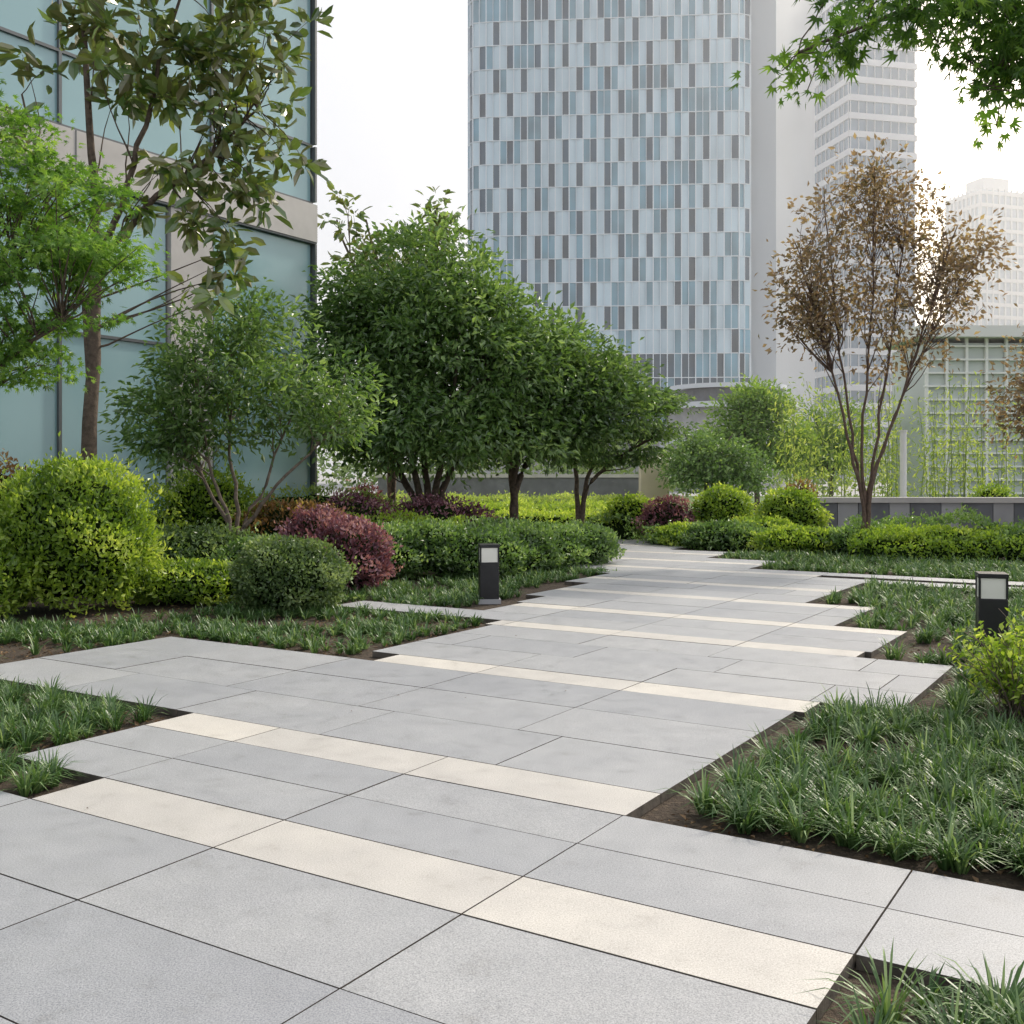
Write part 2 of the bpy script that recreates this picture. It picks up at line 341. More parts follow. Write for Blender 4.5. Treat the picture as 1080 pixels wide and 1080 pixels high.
# planting bed grass
foreC=np.concatenate([rect_pts(4.25,7.0,-2.0,1.8,64,.36,.15,.4),rect_pts(7.0,8.9,-1.45,2,60,.3,.12,.4)])
grass('ornamental_grass',foreC,46,.235,.010)
grass('ornamental_grass',rect_pts(1.2,3.36,-.82,1.5,70,.1,.12,2.4),50,.22,.0085)
grass('ornamental_grass',np.concatenate([rect_pts(3.40,4.58,-9,-5.28,68,.28,.08,1.),rect_pts(3.0,3.37,-9,-4.55,66,.2,.06,1.)]),38,.19,.0085)
grass('ornamental_grass',np.concatenate([rect_pts(8.9,10.6,-2.15,2.5,50,.32,.08,3),rect_pts(10.6,12.3,-2.85,2.5,50,.3,.08,3),rect_pts(12.3,15,-3.65,3,46,.2,.08,3)]),22,.21,.014)
grass('ornamental_grass',np.concatenate([rect_pts(6.7,9.2,-9.3,-5.9,52,.4,.1,5),rect_pts(4.0,6.8,-10.2,-7.95,52,.45,.08,5),rect_pts(9.2,9.7,-9.8,-8.3,50,.2,.05,5),rect_pts(9.7,11.6,-9.5,-6.95,52,.2,.08,5),
   rect_pts(11.6,14.9,-9,-7.35,50,.1,.05,5)]),22,.17,.013)
grass('ornamental_grass',np.concatenate([rect_pts(16.35,18,-5.7,3,45,.1,.05,5),rect_pts(18,19.6,-7.1,0,40,.1,.05,5),rect_pts(15,17,-10,-8.65,40,.1,.05,5),rect_pts(17,20,-12.5,-10.9,40,.1,.05,5)]),16,.2,.018)
lp=np.concatenate([rect_pts(4.25,8.8,-2.0,2,220,-1),rect_pts(1.5,3.36,-.82,1.5,200,-1),rect_pts(3,4.58,-9,-5.28,200,-1),rect_pts(6.7,9.2,-10,-5.9,190,-1),rect_pts(4,6.7,-11,-7.95,190,-1),
   rect_pts(9,12,-2.1,2,90,-1)])
n=len(lp); P=np.concatenate([lp,np.full((n,1),-.04)+R.random((n,1))*.012],1)
D=R.normal(size=(n,3));D[:,2]*=.25; Nn=R.normal(size=(n,3))*.3;Nn[:,2]+=1
leaves('fallen_leaves',P,D,Nn,R.uniform(.02,.05,n),.5,R.random(n)**1.3,M_litter)
lp=np.array([st(a,b) for a,b in zip(R.uniform(3,9,16),R.uniform(-6,-2,16))]); n=len(lp)
P=np.concatenate([lp,np.full((n,1),.006)],1); D=R.normal(size=(n,3));D[:,2]=0; Nn=R.normal(size=(n,3))*.15;Nn[:,2]+=1
leaves('fallen_leaves',P,D,Nn,R.uniform(.012,.024,n),.5,R.random(n),M_litter)

# ------------------------------------------------------------ bollard lights
def bollard(x,y,rz):
    e=empty('bollard_light',(x,y,0),rz); w=.115
    bevel(boxes('post',[(-w,w,-w,w,.0,.45)],M_black,e),.008)
    boxes('base_plate',[(-w-.02,w+.02,-w-.02,w+.02,-.045,.012)],M_conc,e)
    c=w-.010
    boxes('lamp_panel',[(-c,c,-c,c,.451,.622)],M_frost,e)
    t=.009
    boxes('lantern_frame',[(sx*(w-t)-t,sx*(w-t)+t,sy*(w-t)-t,sy*(w-t)+t,.4515,.6215) for sx in(-1,1) for sy in(-1,1)],M_black,e)
    bevel(boxes('cap',[(-w-.004,w+.004,-w-.004,w+.004,.623,.662)],M_black,e),.006)
bollard(-.28,12.76,.12); bollard(4.08,9.05,-.3)

# ------------------------------------------------------------ left glass building
b=empty('glass_office_building',(-4.4,24,0),ANG)
boxes('body',[(-40,-.02,.35,16,-.05,30)],M_stone,b)
zr=[(0.05,4.0),(4.0,6.7),(7.6,8.9),(8.9,12.4),(13.3,14.6),(14.6,18.2),(19.1,20.4),(20.4,24)]
bays=[(-3.0,-.06)]+[(-6.45,-4.1)]+[(-6.45-2.45*(k+1),-6.45-2.45*k) for k in range(0,9)]
gl=[];fr=[];stn=[]
for z0,z1 in zr:
    low=z1<=6.7
    bb=bays if low else [(-3.0,-.06),(-6.45,-3.0)]+bays[2:]
    for x0,x1 in bb:
        gl.append((x0+.03,x1-.03,.12,.30,z0+.03,z1-.03))
        fr+= [(x0-.03,x0+.03,.06,.32,z0+.03,z1-.03),(x0,x1,.07,.32,z0-.028,z0+.028)]
    fr.append((-.06,0,.0,.33,z0+.03,z1-.03))
stn.append((-4.1+.03,-3.0-.03,.03,.345,0,6.68))
for zz in (6.7,12.4,18.2,24): 
    stn.append((-38,-.005,-.02,.345,zz+.02,zz+.86)); fr.append((-38,0,.0,.34,zz-.02,zz+.018))
    fr+= [(x-.012,x+.012,-.028,-.018,zz+.02,zz+.86) for x in np.arange(-37,-.5,2.2)]
boxes('glazing',gl,M_teal,b); boxes('frames',fr,M_frame,b); boxes('stone_cladding',stn,M_stone,b)

# ------------------------------------------------------------ main tower
def facade(name,poly,z0,nf,fh,bw,parent,zone,fd=.30,saw=.26):
    poly=np.array(poly,float); seg=np.diff(poly,axis=0); L=np.linalg.norm(seg,axis=1); cs=np.concatenate([[0],np.cumsum(L)]); tot=cs[-1]
    nb=int(round(tot/bw)); u=np.linspace(0,tot,nb+1); P=np.stack([np.interp(u,cs,poly[:,i]) for i in(0,1)],1)
    Vs=[];Fs=[];mi=[]
    def quad(a,b_,c,d,m):
        n=len(Vs); Vs.extend([a,b_,c,d]); Fs.append((n,n+1,n+2,n+3)); mi.append(m)
    for i in range(nb):
        p,q=P[i],P[i+1]; d=(q-p)/np.linalg.norm(q-p); nr=np.array([d[1],-d[0]])
        mid=(p+q)/2
        for f in range(nf):
            za,zb=z0+f*fh+.05,z0+(f+1)*fh-.05
            m1,m2=zone(i/nb,f/nf,i,f)
            o1=nr*.0; o2=nr*saw
            if (f%2): A,Bm,Cq=p+o2,mid+o1,q+o2
            else: A,Bm,Cq=p+o1,mid+o2,q+o1
            quad((*A,za),(*Bm,za),(*Bm,zb),(*A,zb),m1); quad((*Bm,za),(*Cq,za),(*Cq,zb),(*Bm,zb),m2)
        for pt,w_ in ((p,.08),(mid,.045)):
            a=pt-d*w_; c=pt+d*w_; z1=z0+nf*fh
            quad((*(a+nr*fd),z0),(*(c+nr*fd),z0),(*(c+nr*fd),z1),(*(a+nr*fd),z1),3)
            quad((*a,z0),(*(a+nr*fd),z0),(*(a+nr*fd),z1),(*a,z1),3); quad((*(c+nr*fd),z0),(*c,z0),(*c,z1),(*(c+nr*fd),z1),3)
        for f in range(nf+1):
            z=z0+f*fh; o=nr*(fd-.01)
            quad((*(p+o),z-.06),(*(q+o),z-.06),(*(q+o),z+.06),(*(p+o),z+.06),3)
            quad((*p,z-.06),(*q,z-.06),(*(q+o),z-.06),(*(p+o),z-.06),3)
    npmesh(name,Vs,Fs,None,mats=[M_tw_white,M_tw_mid,M_tw_dark,M_tw_fin],mi=mi,parent=parent)
tw=empty('glass_office_tower',(0,0,0))
front=[(-5.9,190),(-6.7,178),(-6.8,170),(-6.6,168.9),(-6.0,168.3),(-5.0,168.0),(10,166.8),(22,165.8),(35.4,164.7),(36.6,165.0),(37.1,165.8),(37.3,167.6)]
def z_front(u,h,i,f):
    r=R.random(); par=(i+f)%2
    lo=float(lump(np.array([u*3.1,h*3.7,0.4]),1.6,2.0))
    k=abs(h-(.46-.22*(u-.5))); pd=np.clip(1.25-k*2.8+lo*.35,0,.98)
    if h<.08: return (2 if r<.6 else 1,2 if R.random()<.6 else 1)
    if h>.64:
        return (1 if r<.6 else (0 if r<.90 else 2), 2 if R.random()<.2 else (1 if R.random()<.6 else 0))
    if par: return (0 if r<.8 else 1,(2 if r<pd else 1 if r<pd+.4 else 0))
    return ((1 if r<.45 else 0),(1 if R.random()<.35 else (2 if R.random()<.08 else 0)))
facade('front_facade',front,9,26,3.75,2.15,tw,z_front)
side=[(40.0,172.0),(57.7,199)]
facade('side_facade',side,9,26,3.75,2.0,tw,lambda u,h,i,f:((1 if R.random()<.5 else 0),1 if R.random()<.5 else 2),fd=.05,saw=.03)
boxes('core_band',[(0,4.3,.0,4,0,107)],M_tw_core,tw).location=(37.4,168.0,0); tw.children[-1].rotation_euler=(0,0,math.atan2(3.8,2.6))
inner=[(-5,190)]+[(x+(.8 if x<-4 else (-.5 if x>34 else 0)),y+.6) for x,y in front[1:]]+[(38.6,173.2),(57,200.2),(50,215),(0,205)]
k=len(inner); Vv=[(*p,0) for p in inner]+[(*p,107.3) for p in inner]
me=bpy.data.meshes.new('body'); me.from_pydata(Vv,[],[tuple(range(k,2*k))]+[(i,(i+1)%k,k+(i+1)%k,k+i) for i in range(k)]); me.materials.append(M_tw_core)
link(bpy.data.objects.new('body',me),tw)

# ------------------------------------------------------------ other buildings
def slab_building(name,x,y,rz,w,d,h,fh,mw,mg,band=.45,vert=0,mull=0):
    e=empty(name,(x,y,0),rz)
    boxes('glazing',[(-w/2+.3,w/2-.3,-d/2+.3,d/2-.3,0,h-.5)],mg,e)
    L=[(-w/2,w/2,-d/2,d/2,z,z+fh*band) for z in np.arange(0,h,fh)]
    if vert:
        L+=[(xx-.25,xx+.25,-d/2-.05,-d/2+.28,0,h) for xx in np.linspace(-w/2+.3,w/2-.3,vert)]
        L+=[(-w/2-.05,-w/2+.28,yy-.25,yy+.25,0,h) for yy in np.linspace(-d/2+.3,d/2-.3,vert)]
    if mull:
        L+=[(xx-.08,xx+.08,-d/2+.1,-d/2+.28,0,h-1) for xx in np.linspace(-w/2+.5,w/2-.5,mull)]
        L+=[(-w/2+.1,-w/2+.28,yy-.08,yy+.08,0,h-1) for yy in np.linspace(-d/2+.5,d/2-.5,mull)]
    boxes('floor_bands',L,mw,e); boxes('roof_plant',[(-w/4,w/4,-d/4,d/4,h,h+4)],mw,e); return e
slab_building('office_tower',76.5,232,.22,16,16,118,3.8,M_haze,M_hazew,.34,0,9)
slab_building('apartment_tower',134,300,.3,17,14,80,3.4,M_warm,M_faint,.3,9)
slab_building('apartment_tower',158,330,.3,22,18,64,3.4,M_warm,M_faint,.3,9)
gb=empty('glass_pavilion',(27.6,48,0),.02)
boxes('glazing',[(-9,9,0,4,0,7.4)],M_warmw,gb)
L=[(x-.06,x+.06,-.16,-.02,0,7.6) for x in np.arange(-9,9.1,.9)]+[(-9.1,9.1,-.18,-.0,z,z+.08) for z in np.arange(.6,7.6,.6)]
boxes('frame_grid',L,M_white,gb); boxes('roof',[(-9.6,9.6,-.7,4.5,7.6,8.1)],M_warm,gb)
pd=empty('concrete_podium',(20,99,0))
def drum(name,r,z0,z1,mat,par,k=48):
    a=np.linspace(0,2*math.pi,k,endpoint=False)
    V=[(r*math.cos(t),r*math.sin(t),z) for z in(z0,z1) for t in a]; 
    me=bpy.data.meshes.new(name); me.from_pydata(V,[],[(i,(i+1)%k,k+(i+1)%k,k+i) for i in range(k)]+[tuple(range(k,2*k))]); me.materials.append(mat)
    return link(bpy.data.objects.new(name,me),par)
drum('wall',5.6,0,7.4,M_conc,pd); drum('cornice',6.6,7.4,7.9,M_haze,pd); drum('upper_drum',4.6,7.9,9.2,M_concd,pd); drum('roof_slab',5.4,9.2,9.6,M_haze,pd); drum('ledge',5.85,4.2,4.6,M_haze,pd)
boxes('wing',[(-26,-6,2,14,0,6.4)],M_conc,pd); boxes('wing_windows',[(-25,-7,1.9,1.99,3.6,5.2)],M_concd,pd)
lw=empty('garden_wall',(3.2,46,0))
boxes('panels',[(-9,3.5,0,.4,0,1.35)],M_concd,lw); boxes('coping',[(-9.1,3.6,-.06,.46,1.352,1.5)],M_stone,lw)
gp=empty('stone_gate_pillar',(5.6,42,0)); boxes('shaft',[(-.55,.55,-.4,.4,0,2.3)],M_beige,gp); boxes('cap',[(-.65,.65,-.5,.5,2.302,2.5)],M_stone,gp)
rw=empty('retaining_wall',(7.2,26,0),-.03); L1=[];L2=[]
x=0;i=0
while x<16:
    w=[.75,.5][i%2]; (L1 if i%2 else L2).append((x+.008,x+w-.008,0,.35,0,.80)); x+=w;i+=1
boxes('light_panels',L1,M_conc,rw); boxes('dark_panels',L2,M_concd,rw)
boxes('coping',[(-.05,x+.05,-.05,.4,.802,.93)],M_stone,rw)
pp=empty('white_post',(10.15,27.6,0)); T=Tubes(); T.add([(0,0,0),(0,0,2.6)],.085,12); T.make('shaft',M_white,pp); drum('cap',.1,2.6,2.64,M_white,pp)

# ------------------------------------------------------------ trees
tree('small_multistem_tree',(-4.25,16.5),[[(-.12,0,.7),(-.75,.1,1.7),(-1.2,0,2.9)],[(.05,0,.6),(.45,.1,1.5),(1.0,0,2.9)],[(0,.1,.9),(-.2,.2,2.0),(-.1,0,3.6)],[(.1,-.1,.7),(.8,-.2,1.5),(1.6,-.1,2.3)],[(-.1,-.1,.8),(-.4,-.2,1.6),(-.6,-.2,3.3)]],
  [(-.1,0,3.1,1.35,1.2,1.15,3),(-1.0,0,2.6,.85,.8,.8,1.4),(1.2,0,2.6,.95,.8,.75,1.6),(.3,0,3.7,.8,.7,.6,.9),(-.9,0,2.0,.8,.7,.35,.5)],230,42,.18,.14,.40,L_mid,bark=M_barkL,r0=.045,lumpf=1.4,outer=.4,tw=.8)
tree('osmanthus_tree',(-1.75,22.5),[[(-.3,0,1),(-1.1,0,2.4),(-1.9,.1,4.2)],[(0,0,1.2),(-.3,.2,3),(0,0,5.6)],[(.25,0,1.1),(.9,0,2.6),(1.6,0,4.4)],[(.1,-.2,1),(.5,-.5,2.6),(.7,-.6,4.6)],[(-.15,-.2,1.1),(-.6,-.4,2.6),(-.9,-.5,4.6)]],
  [(.45,0,3.9,2.2,1.9,2.0,5),(-1.2,0,3.6,1.6,1.6,1.9,3),(.1,0,5.5,1.5,1.3,1.35,2.0),(2.0,0,3.9,1.4,1.3,1.6,2.4),(.3,-.6,2.4,2.7,1.5,.8,2.4),(-1.4,0,5.0,1.0,.9,.9,1)],900,50,.22,.17,.44,L_mid,r0=.10,nbr=110,outer=.34,lumpf=1.3)
tree('round_crowned_tree',(0.05,23.5),[[(0,0,1.3),(.15,0,2.4),(.4,0,4.2)],[(.02,0,1.3),(.6,0,2.2),(1.5,0,3.4)],[(0,0,1.4),(-.3,0,2.6),(-.5,0,3.8)]],
  [(.7,.2,3.5,1.8,1.5,1.5,4),(1.6,0,3.1,1.4,1.2,1.1,2.2),(.4,0,2.3,1.8,1.2,.55,1.4)],460,46,.22,.165,.44,L_dark,r0=.10,nbr=60,outer=.36,lumpf=1.3,seed=2)
tree('japanese_maple_tree',(1.6,25.),[[(.1,0,1.2),(.5,0,2.2),(1.2,0,3.2)],[(.1,0,1.2),(.9,0,1.9),(1.8,0,2.4)],[(-.1,0,1.4),(-.2,0,2.6),(.2,0,4.2)]],
  [(.3,0,3.9,1.0,1.0,.5,1.3),(1.1,0,3.2,1.5,1.0,.25,2),(1.0,0,2.5,1.6,1.0,.2,2),(.8,0,1.9,1.4,.9,.2,1),(1.7,0,3.2,.9,.6,.3,1)],190,54,.2,.12,.5,L_dark,r0=.07,nbr=60,flat=.3)
tree('magnolia_tree',(-2.9,25.5),[[(.1,0,3),(0,0,5.5),(-.6,0,7.6)],[(.1,0,3.2),(.9,0,5.6),(1.1,0,7.9)],[(0,0,3.4),(-.6,0,5.4),(-1.3,0,7.6)]],
  [(-.2,0,6.6,1.3,1,1.1,2),(.9,0,7.0,.7,.7,1.0,1)],60,14,.12,.27,.42,L_mag,tmpl='big',r0=.09,nbr=46,outer=.6,tw=.7,extra=[(-1.25,0,8.2),(-1.0,0,8.0),(1.15,0,8.1),(-1.5,0,7.6),(-.9,0,7.7),(1.2,0,7.7)])
mg=[(1.9,-.2,6.9),(2.3,-.1,6.3),(2.55,0,5.7),(2.1,0,5.2),(1.75,.2,4.5),(1.9,0,4.1),(1.6,0,5.9),(1.3,0,7.2),(2.6,0,6.9),(2.4,.1,7.4),(1.1,0,6.4),(.9,0,5.6),(1.5,0,5.1),(2.0,.3,5.7),(1.35,0,4.8),
    (.8,0,7.0),(.3,0,6.4),(-.5,0,5.3),(-.9,0,5.8),(.7,0,5.0),(1.7,.3,6.4),(2.2,-.3,6.8),(1.2,-.3,5.5),(-.3,.2,4.6),(1.75,.1,7.6),(1.8,0,4.75),(2.3,.1,6.6),(2.6,.1,6.4),(1.9,.1,7.2),
    (2.0,0,7.8),(1.5,0,8.0),(2.4,0,7.7),(.9,0,7.6),(.2,0,7.3),(-.4,0,7.4),(-.6,0,6.8)]
mg+= [tuple(np.array(m)+R.normal(0,.22,3)) for m in mg]+[tuple(np.array(m)+R.normal(0,.26,3)) for m in mg[:16]]
tree('magnolia_tree',(-5.55,14.),[[(0,0,2.2),(.06,0,4.2),(.05,0,5.6),(-.15,0,8.5)],[(.02,0,4.),(.5,0,5.3),(.85,0,6.6),(1.3,0,8.2)],[(.04,0,4.2),(.9,0,5.2),(1.6,0,5.7),(2.2,0,6.3)],[(.02,0,3.6),(-.5,0,4.8),(-.9,0,6.5)]],
  [(.8,0,7.2,1.5,1.0,1.2,1)],30,14,.085,.27,.48,L_mag,tmpl='big',bark=M_bark,r0=.125,nbr=26,outer=.7,extra=mg,up=.7,droop=-.15,tw=.6,pen=.8,radii=[.125,.07,.07,.06])
tree('japanese_maple_tree',(-5.6,9.2),[[(.1,0,1.4),(.5,0,2.4),(1.3,0,3.3)],[(0,0,1.5),(.2,0,2.8),(.7,0,4.1)],[(.1,0,1.5),(.8,0,2.2),(1.7,0,2.8)]],
  [(1.3,0,3.9,1.1,1.0,.40,2),(1.7,0,3.35,.75,.8,.25,2),(1.2,0,2.9,.9,.8,.2,1.5),(1.1,0,2.5,.7,.6,.2,.8),(.7,0,4.6,.9,.8,.3,1.5)],240,46,.13,.060,.9,L_maple,tmpl='palm',r0=.07,nbr=120,flat=.3,up=.9,droop=.25,tw=.6)
# overhanging maple, top right
ex=[]
for u in np.linspace(0,1,50):
    ex.append((-.85-1.68*u+R.normal(0,.06),R.normal(0,.22),3.90-.36*u**1.5+R.normal(0,.05)))
for u in np.linspace(0,1,55): ex.append((-.8-1.4*u+R.normal(0,.1),R.normal(0,.3),4.02-.06*u+R.normal(0,.08)))
for u in np.linspace(0,1,34): ex.append((-.95-.75*u+R.normal(0,.06),R.normal(0,.2),3.72-.20*math.sin(u*3.1)+R.normal(0,.07)))
for u in np.linspace(0,1,22): ex.append((-1.15-.45*R.random(),R.normal(0,.2),3.72-.42*u))
tree('overhanging_maple_tree',(3.9,5.2),[[(0,0,1.6),(-.15,0,3.0),(-.8,0,3.88),(-1.7,0,3.9),(-2.5,0,3.56)],[(.05,0,1.8),(.1,0,3.4),(.2,0,5.2)],[(-.05,0,2.4),(-.4,.1,3.6),(-1.2,.2,4.0),(-2.1,.2,3.92)],[(-.05,0,2.4),(-.3,.1,3.2),(-1.0,.1,3.65),(-1.6,.1,3.4)]],
  [(0.3,0,4.6,1.2,1.2,.8,1)],60,15,.07,.064,.9,L_mapled,tmpl='palm',r0=.05,nbr=20,extra=ex,flat=.7,droop=.7,up=.5,tw=.25,pen=0,radii=[.035,.07,.03,.02])
# copper-leaved plum, right
st_=[]
for a,xx,zz in ((0,-1.35,6.2),(0.3,-.7,7.2),(-.2,.1,7.5),(.2,.9,7.0),(-.3,1.6,6.4),(.4,2.2,5.7)):
    sd_=-1 if xx<.3 else 1
    st_.append([(.03*sd_+R.normal(0,.015),a*.1,.9),(.12*sd_+xx*.15,a*.4,2.2),(xx*.62,a,4.2),(xx,a,zz-.3)])
tree('plum_tree',(6.65,20),st_,[(-.9,0,5.0,.8,.8,1.2,1.5),(-.4,0,6.2,.9,.7,1.0,1.3),(.1,0,6.9,.5,.6,.7,.6),(.8,0,5.9,.9,.8,1.2,1.5),(1.6,0,5.3,.9,.8,1.0,1.4),(.3,0,4.5,1.6,1.0,1.0,1.8),(-1.2,0,4.5,.6,.6,.9,.8),(2.2,0,5.8,.5,.5,.6,.5),(.5,0,3.5,1.1,.8,.5,.4)],
  400,18,.19,.12,.5,L_copper,bark=M_twig,r0=.045,nbr=230,outer=.55,up=.2,tw=.6)
tree('plum_tree',(12.4,22.5),[[(-.2,0,1.3),(-.9,0,2.8),(-1.3,0,4.2)],[(0,0,1.4),(0,0,3),(.2,0,4.6)],[(.1,0,1.3),(.8,0,2.6),(1.2,0,4)]],[(-1.2,0,3.0,1.1,1,.8,2),(-.4,0,4.0,1.4,1,.8,2),(1.0,0,3.4,1.3,1,1,1)],
  240,17,.2,.13,.5,L_copper,bark=M_twig,r0=.06,nbr=150,tw=.7)
tree('camphor_tree',(10.6,46),[[(0,0,1.5),(-.5,0,3),(-.8,0,4.6)],[(0,0,1.5),(.7,0,3),(1,0,4.6)]],[(0,0,3.6,1.9,1.5,1.5,3),(-1.3,0,2.8,1.4,1.2,1.1,1.5),(1.4,0,2.9,1.3,1,1.1,1.5),(.2,0,4.6,1.2,1,.8,1)],280,40,.28,.22,.5,L_spring,r0=.12,nbr=40,lumpf=.9)
tree('camphor_tree',(7.3,40),[[(0,0,1.5),(-.5,0,2.4),(-.8,0,3)],[(0,0,1.5),(.7,0,2.5),(1,0,3)]],[(0,0,1.9,1.7,1.2,1.0,3),(1.2,0,1.6,1.2,1,.8,1)],200,40,.26,.18,.5,L_mid,r0=.1,nbr=40)
tree('camphor_tree',(15.6,52),[[(0,0,1.5),(-.5,0,3),(-.8,0,4.6)],[(0,0,1.5),(.7,0,3),(1,0,4.6)]],[(0,0,3.4,2.4,1.5,1.9,3),(-1.6,0,2.6,1.4,1.2,1.1,1.5)],240,34,.3,.2,.5,L_spring,r0=.12,nbr=40)
# bamboo grove
bm=empty('bamboo_grove',(0,0,0)); T=Tubes(); PP=[];n=60
bx=R.uniform(7.9,15.5,n); by=R.uniform(28.5,33,n); bh=R.uniform(2.2,4.3,n)
for x,y,h in zip(bx,by,bh):
    dx,dy=R.normal(0,.22,2); q=np.array([(x+dx*u**2,y+dy*u**2,h*u) for u in np.linspace(0,1,6)]); T.add(q,np.linspace(.018,.006,6),5)
    k=80; u=R.uniform(.15,1.03,k); PP.append(np.stack([x+dx*u**2+R.normal(0,.22,k),y+dy*u**2+R.normal(0,.22,k),h*u+R.normal(0,.12,k)],1))
T.make('culms',simple('bamboo_culm',(.20,.26,.08),.4,var=.2),bm); PP=np.concatenate(PP)
D=R.normal(size=PP.shape)*.7;D[:,2]-=.6
leaves('foliage',PP,D,R.normal(size=PP.shape),R.uniform(.12,.22,len(PP)),.25,R.random(len(PP)),L_bamboo,'small',bm)
cx=R.uniform(-45,90,420); cy=R.uniform(66,76,420); ch=R.uniform(1.0,5.0,420)
m=(cx<9)|(cx>30)|(ch<3.2); cx,cy,ch=cx[m],cy[m],ch[m]
ci=np.repeat(np.arange(len(cx)),60); PP=np.stack([cx,cy,ch*.75],1)[ci]+R.normal(size=(len(ci),3))*[.9,.8,.6]; PP[:,2]=np.abs(PP[:,2])
leaves('distant_trees',PP,R.normal(size=PP.shape),R.normal(size=PP.shape)+[0,-.4,.6],R.uniform(.25,.5,len(PP)),.6,R.random(len(cx))[ci]*.5+R.random(len(ci))*.5,L_far)

# ------------------------------------------------------------ shrubs and hedges
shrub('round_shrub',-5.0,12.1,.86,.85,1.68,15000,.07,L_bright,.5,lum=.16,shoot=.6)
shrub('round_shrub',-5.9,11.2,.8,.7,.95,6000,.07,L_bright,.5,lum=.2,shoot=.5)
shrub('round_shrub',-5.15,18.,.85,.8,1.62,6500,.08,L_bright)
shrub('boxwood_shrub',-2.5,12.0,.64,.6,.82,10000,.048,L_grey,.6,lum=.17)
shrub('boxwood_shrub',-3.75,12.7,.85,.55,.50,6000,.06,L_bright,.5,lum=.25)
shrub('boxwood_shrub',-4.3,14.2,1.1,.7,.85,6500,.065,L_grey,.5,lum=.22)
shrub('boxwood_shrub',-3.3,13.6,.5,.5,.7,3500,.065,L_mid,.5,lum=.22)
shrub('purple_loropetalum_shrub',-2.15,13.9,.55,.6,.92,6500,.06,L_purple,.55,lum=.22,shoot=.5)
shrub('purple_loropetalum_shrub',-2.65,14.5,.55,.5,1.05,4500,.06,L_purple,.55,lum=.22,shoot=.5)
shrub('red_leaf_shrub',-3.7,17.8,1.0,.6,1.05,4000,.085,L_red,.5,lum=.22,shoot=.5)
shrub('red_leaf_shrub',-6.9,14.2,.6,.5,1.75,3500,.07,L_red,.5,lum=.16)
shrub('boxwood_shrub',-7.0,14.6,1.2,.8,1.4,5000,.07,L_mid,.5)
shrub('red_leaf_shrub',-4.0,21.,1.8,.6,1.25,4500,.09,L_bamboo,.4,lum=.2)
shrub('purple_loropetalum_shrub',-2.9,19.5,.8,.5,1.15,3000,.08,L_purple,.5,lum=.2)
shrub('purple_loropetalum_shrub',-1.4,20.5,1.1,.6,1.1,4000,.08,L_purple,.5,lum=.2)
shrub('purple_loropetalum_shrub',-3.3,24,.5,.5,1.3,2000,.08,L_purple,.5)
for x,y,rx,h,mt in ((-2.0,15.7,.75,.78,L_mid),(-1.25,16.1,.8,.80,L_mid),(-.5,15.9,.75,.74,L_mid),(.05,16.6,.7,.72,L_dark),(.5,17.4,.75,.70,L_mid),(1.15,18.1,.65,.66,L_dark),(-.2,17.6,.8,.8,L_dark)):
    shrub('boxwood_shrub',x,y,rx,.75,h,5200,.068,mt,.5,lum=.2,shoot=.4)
hedge('hedge',[(-5.5,13.4),(-3.2,15.4)],1.6,.55,700,.065,L_mid,.5)
hedge('hedge',[(-9,14.5),(-5.6,17)],1.4,1.2,500,.075,L_bright,.5)
hedge('hedge',[(-4.2,19.2),(-1.0,19.0)],1.2,.75,500,.075,L_bright,.5)
hedge('groundcover_hedge',[(-1.5,30),(3.9,30)],2.2,.42,240,.115,L_bright,.5,vb=.6)
hedge('groundcover_hedge',[(-2,35),(5,35)],3,.5,190,.13,L_bright,.5,vb=.5)
hedge('groundcover_hedge',[(-6,41),(4,41)],3,.6,140,.14,L_bamboo,.5)
shrub('round_shrub',2.75,25,.6,.5,1.05,2800,.08,L_bright,lum=.18)
shrub('purple_loropetalum_shrub',3.5,24,.6,.5,1.0,3200,.08,L_purple,.5,lum=.18)
shrub('round_shrub',4.8,24.3,.7,.6,1.22,4500,.085,L_bright,lum=.17)
shrub('round_shrub',6.2,23.6,.75,.65,1.2,5000,.085,L_bright,lum=.17)
shrub('round_shrub',5.2,22.3,.8,.6,.62,3200,.085,L_bright,lum=.22)
shrub('round_shrub',4.3,21.8,.8,.6,.55,3200,.085,L_mid,lum=.22)
shrub('red_leaf_shrub',7.6,28.,.5,.4,1.35,1800,.08,L_red,.5)
shrub('round_shrub',3.4,27.5,.7,.6,.9,2500,.08,L_bamboo)
shrub('round_shrub',12.4,27.4,.6,.5,1.3,2200,.08,L_bright)
shrub('round_shrub',9.95,19.2,.5,.5,1.15,3000,.08,L_bright,lum=.18)
for x,y,rx,h,mt in ((5.6,20.7,.9,.5,L_bright),(6.7,20.2,.8,.52,L_mid),(7.8,19.3,.9,.55,L_bright),(9.2,18.8,.9,.56,L_mid),(3.7,22.7,.7,.45,L_bright)):
    shrub('low_shrub',x,y,rx,.7,h,3200,.08,mt,.5,lum=.22,shoot=.4)
hedge('hedge',[(3.2,23.2),(5.0,21.2),(7.0,20.3)],1.0,.36,700,.075,L_mid,.5,vb=.35,lum=.25)
hedge('hedge',[(6.3,19.4),(8.6,18.6),(11.5,17.9)],1.2,.42,750,.072,L_bright,.5,vb=.25,lum=.28)
hedge('hedge',[(7.,21.6),(13,20.6)],1.6,.58,400,.085,L_mid,.5,lum=.25)
hedge('hedge',[(2.2,24.6),(3.6,26.2)],1.2,.5,450,.085,L_mid,.5)
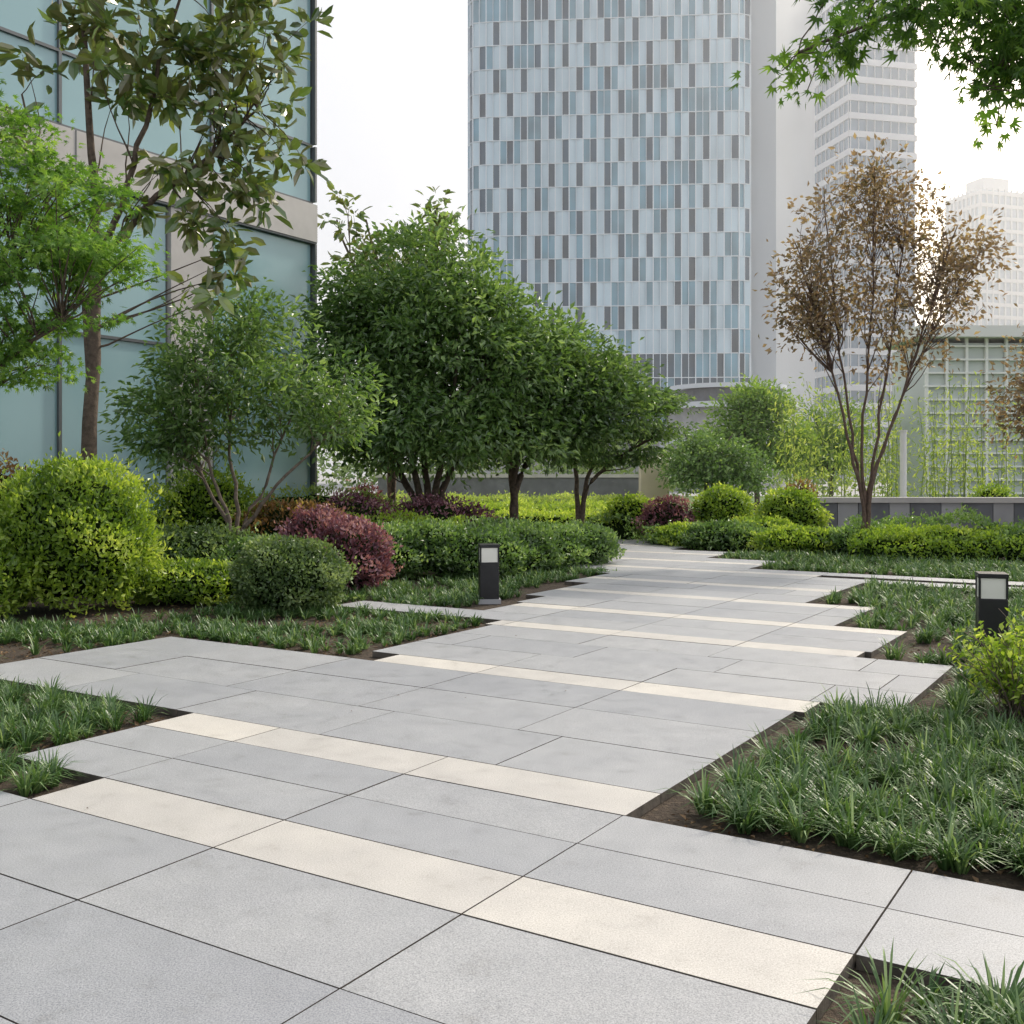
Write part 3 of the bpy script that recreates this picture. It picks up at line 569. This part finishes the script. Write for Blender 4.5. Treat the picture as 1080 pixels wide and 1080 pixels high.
def loose(x,y,n=60,h=.5):
    e=empty('loose_shrub',(x,y,0)); T=Tubes(); PP=[];DD=[]
    for i in range(n):
        a=R.random()*6.28; r=R.uniform(.05,.46); hh=h*R.uniform(.55,1.15); q=curve((R.normal(0,.05),R.normal(0,.05),-.05),(r*math.cos(a),r*math.sin(a),hh),6,.08,.05)
        T.add(q,np.linspace(.006,.002,6),4); k=22; u=R.uniform(.4,1,k)*5; b_=np.stack([np.interp(u,np.arange(6),q[:,c]) for c in range(3)],1)
        PP.append(b_+R.normal(0,.025,(k,3))); DD.append(R.normal(size=(k,3))*.7+[0,0,.5])
    T.make('stems',M_barkL,e); PP=np.concatenate(PP); leaves('foliage',PP,np.concatenate(DD),R.normal(size=PP.shape)*.5+[0,0,1],R.uniform(.03,.065,len(PP)),.55,R.random(len(PP)),L_bright,'small',e)
loose(3.1,6.45,100,.52); loose(3.6,5.9,80,.5); loose(3.65,7.0,80,.55)

# ------------------------------------------------------------ atmospheric haze over the distance
hm,nt,o=newmat('atmospheric_haze'); vs=N(nt,'ShaderNodeVolumeScatter')
vs.inputs['Color'].default_value=(.97,.985,1,1); vs.inputs['Density'].default_value=.0013; vs.inputs['Anisotropy'].default_value=.6
nt.links.new(vs.outputs[0],o.inputs['Volume'])
hz=boxes('haze',[(-260,320,30,380,-.02,150)],hm)

# ------------------------------------------------------------ world, sun, camera
w=bpy.data.worlds.new('World'); S.world=w; w.use_nodes=True; nt=w.node_tree; nt.nodes.clear()
o=nt.nodes.new('ShaderNodeOutputWorld'); sk=nt.nodes.new('ShaderNodeTexSky'); sk.sky_type='NISHITA'; sk.sun_disc=False
EL,AZ=math.radians(37),math.radians(44)
sk.sun_elevation=EL; sk.sun_rotation=AZ; sk.dust_density=6; sk.air_density=1.0
b1=nt.nodes.new('ShaderNodeBackground'); b1.inputs[1].default_value=.05; nt.links.new(sk.outputs[0],b1.inputs[0])
b2=nt.nodes.new('ShaderNodeBackground'); b2.inputs[0].default_value=(.68,.69,.72,1); b2.inputs[1].default_value=1.15
ad=nt.nodes.new('ShaderNodeAddShader'); nt.links.new(b1.outputs[0],ad.inputs[0]); nt.links.new(b2.outputs[0],ad.inputs[1])
tc=nt.nodes.new('ShaderNodeTexCoord'); dp=nt.nodes.new('ShaderNodeVectorMath'); dp.operation='DOT_PRODUCT'
ga,ge=math.radians(31),math.radians(13); dp.inputs[1].default_value=(math.sin(ga)*math.cos(ge),math.cos(ga)*math.cos(ge),math.sin(ge))
nt.links.new(tc.outputs['Generated'],dp.inputs[0])
mx=nt.nodes.new('ShaderNodeMath'); mx.operation='MAXIMUM'; mx.inputs[1].default_value=0; nt.links.new(dp.outputs['Value'],mx.inputs[0])
pw=nt.nodes.new('ShaderNodeMath'); pw.operation='POWER'; pw.inputs[1].default_value=18; nt.links.new(mx.outputs[0],pw.inputs[0])
ml=nt.nodes.new('ShaderNodeMath'); ml.operation='MULTIPLY'; ml.inputs[1].default_value=1.7; nt.links.new(pw.outputs[0],ml.inputs[0])
b3=nt.nodes.new('ShaderNodeBackground'); b3.inputs[0].default_value=(1,.82,.56,1); nt.links.new(ml.outputs[0],b3.inputs[1])
ad2=nt.nodes.new('ShaderNodeAddShader'); nt.links.new(ad.outputs[0],ad2.inputs[0]); nt.links.new(b3.outputs[0],ad2.inputs[1]); nt.links.new(ad2.outputs[0],o.inputs[0])
sl=bpy.data.lights.new('sun','SUN'); sl.energy=4.2; sl.angle=math.radians(4); sl.color=(1,.92,.80)
so=link(bpy.data.objects.new('sun',sl)); sd=Vector((math.sin(AZ)*math.cos(EL),math.cos(AZ)*math.cos(EL),math.sin(EL)))
so.rotation_euler=sd.to_track_quat('Z','Y').to_euler()
cam=bpy.data.cameras.new('camera'); cam.lens=37.4; cam.sensor_width=36; cam.shift_y=-.037; cam.clip_end=6000
co=link(bpy.data.objects.new('camera',cam)); co.location=(0,0,1.5); co.rotation_euler=(math.radians(90),0,0); S.camera=co
S.view_settings.view_transform='Standard'; S.view_settings.look='None'; S.view_settings.exposure=0
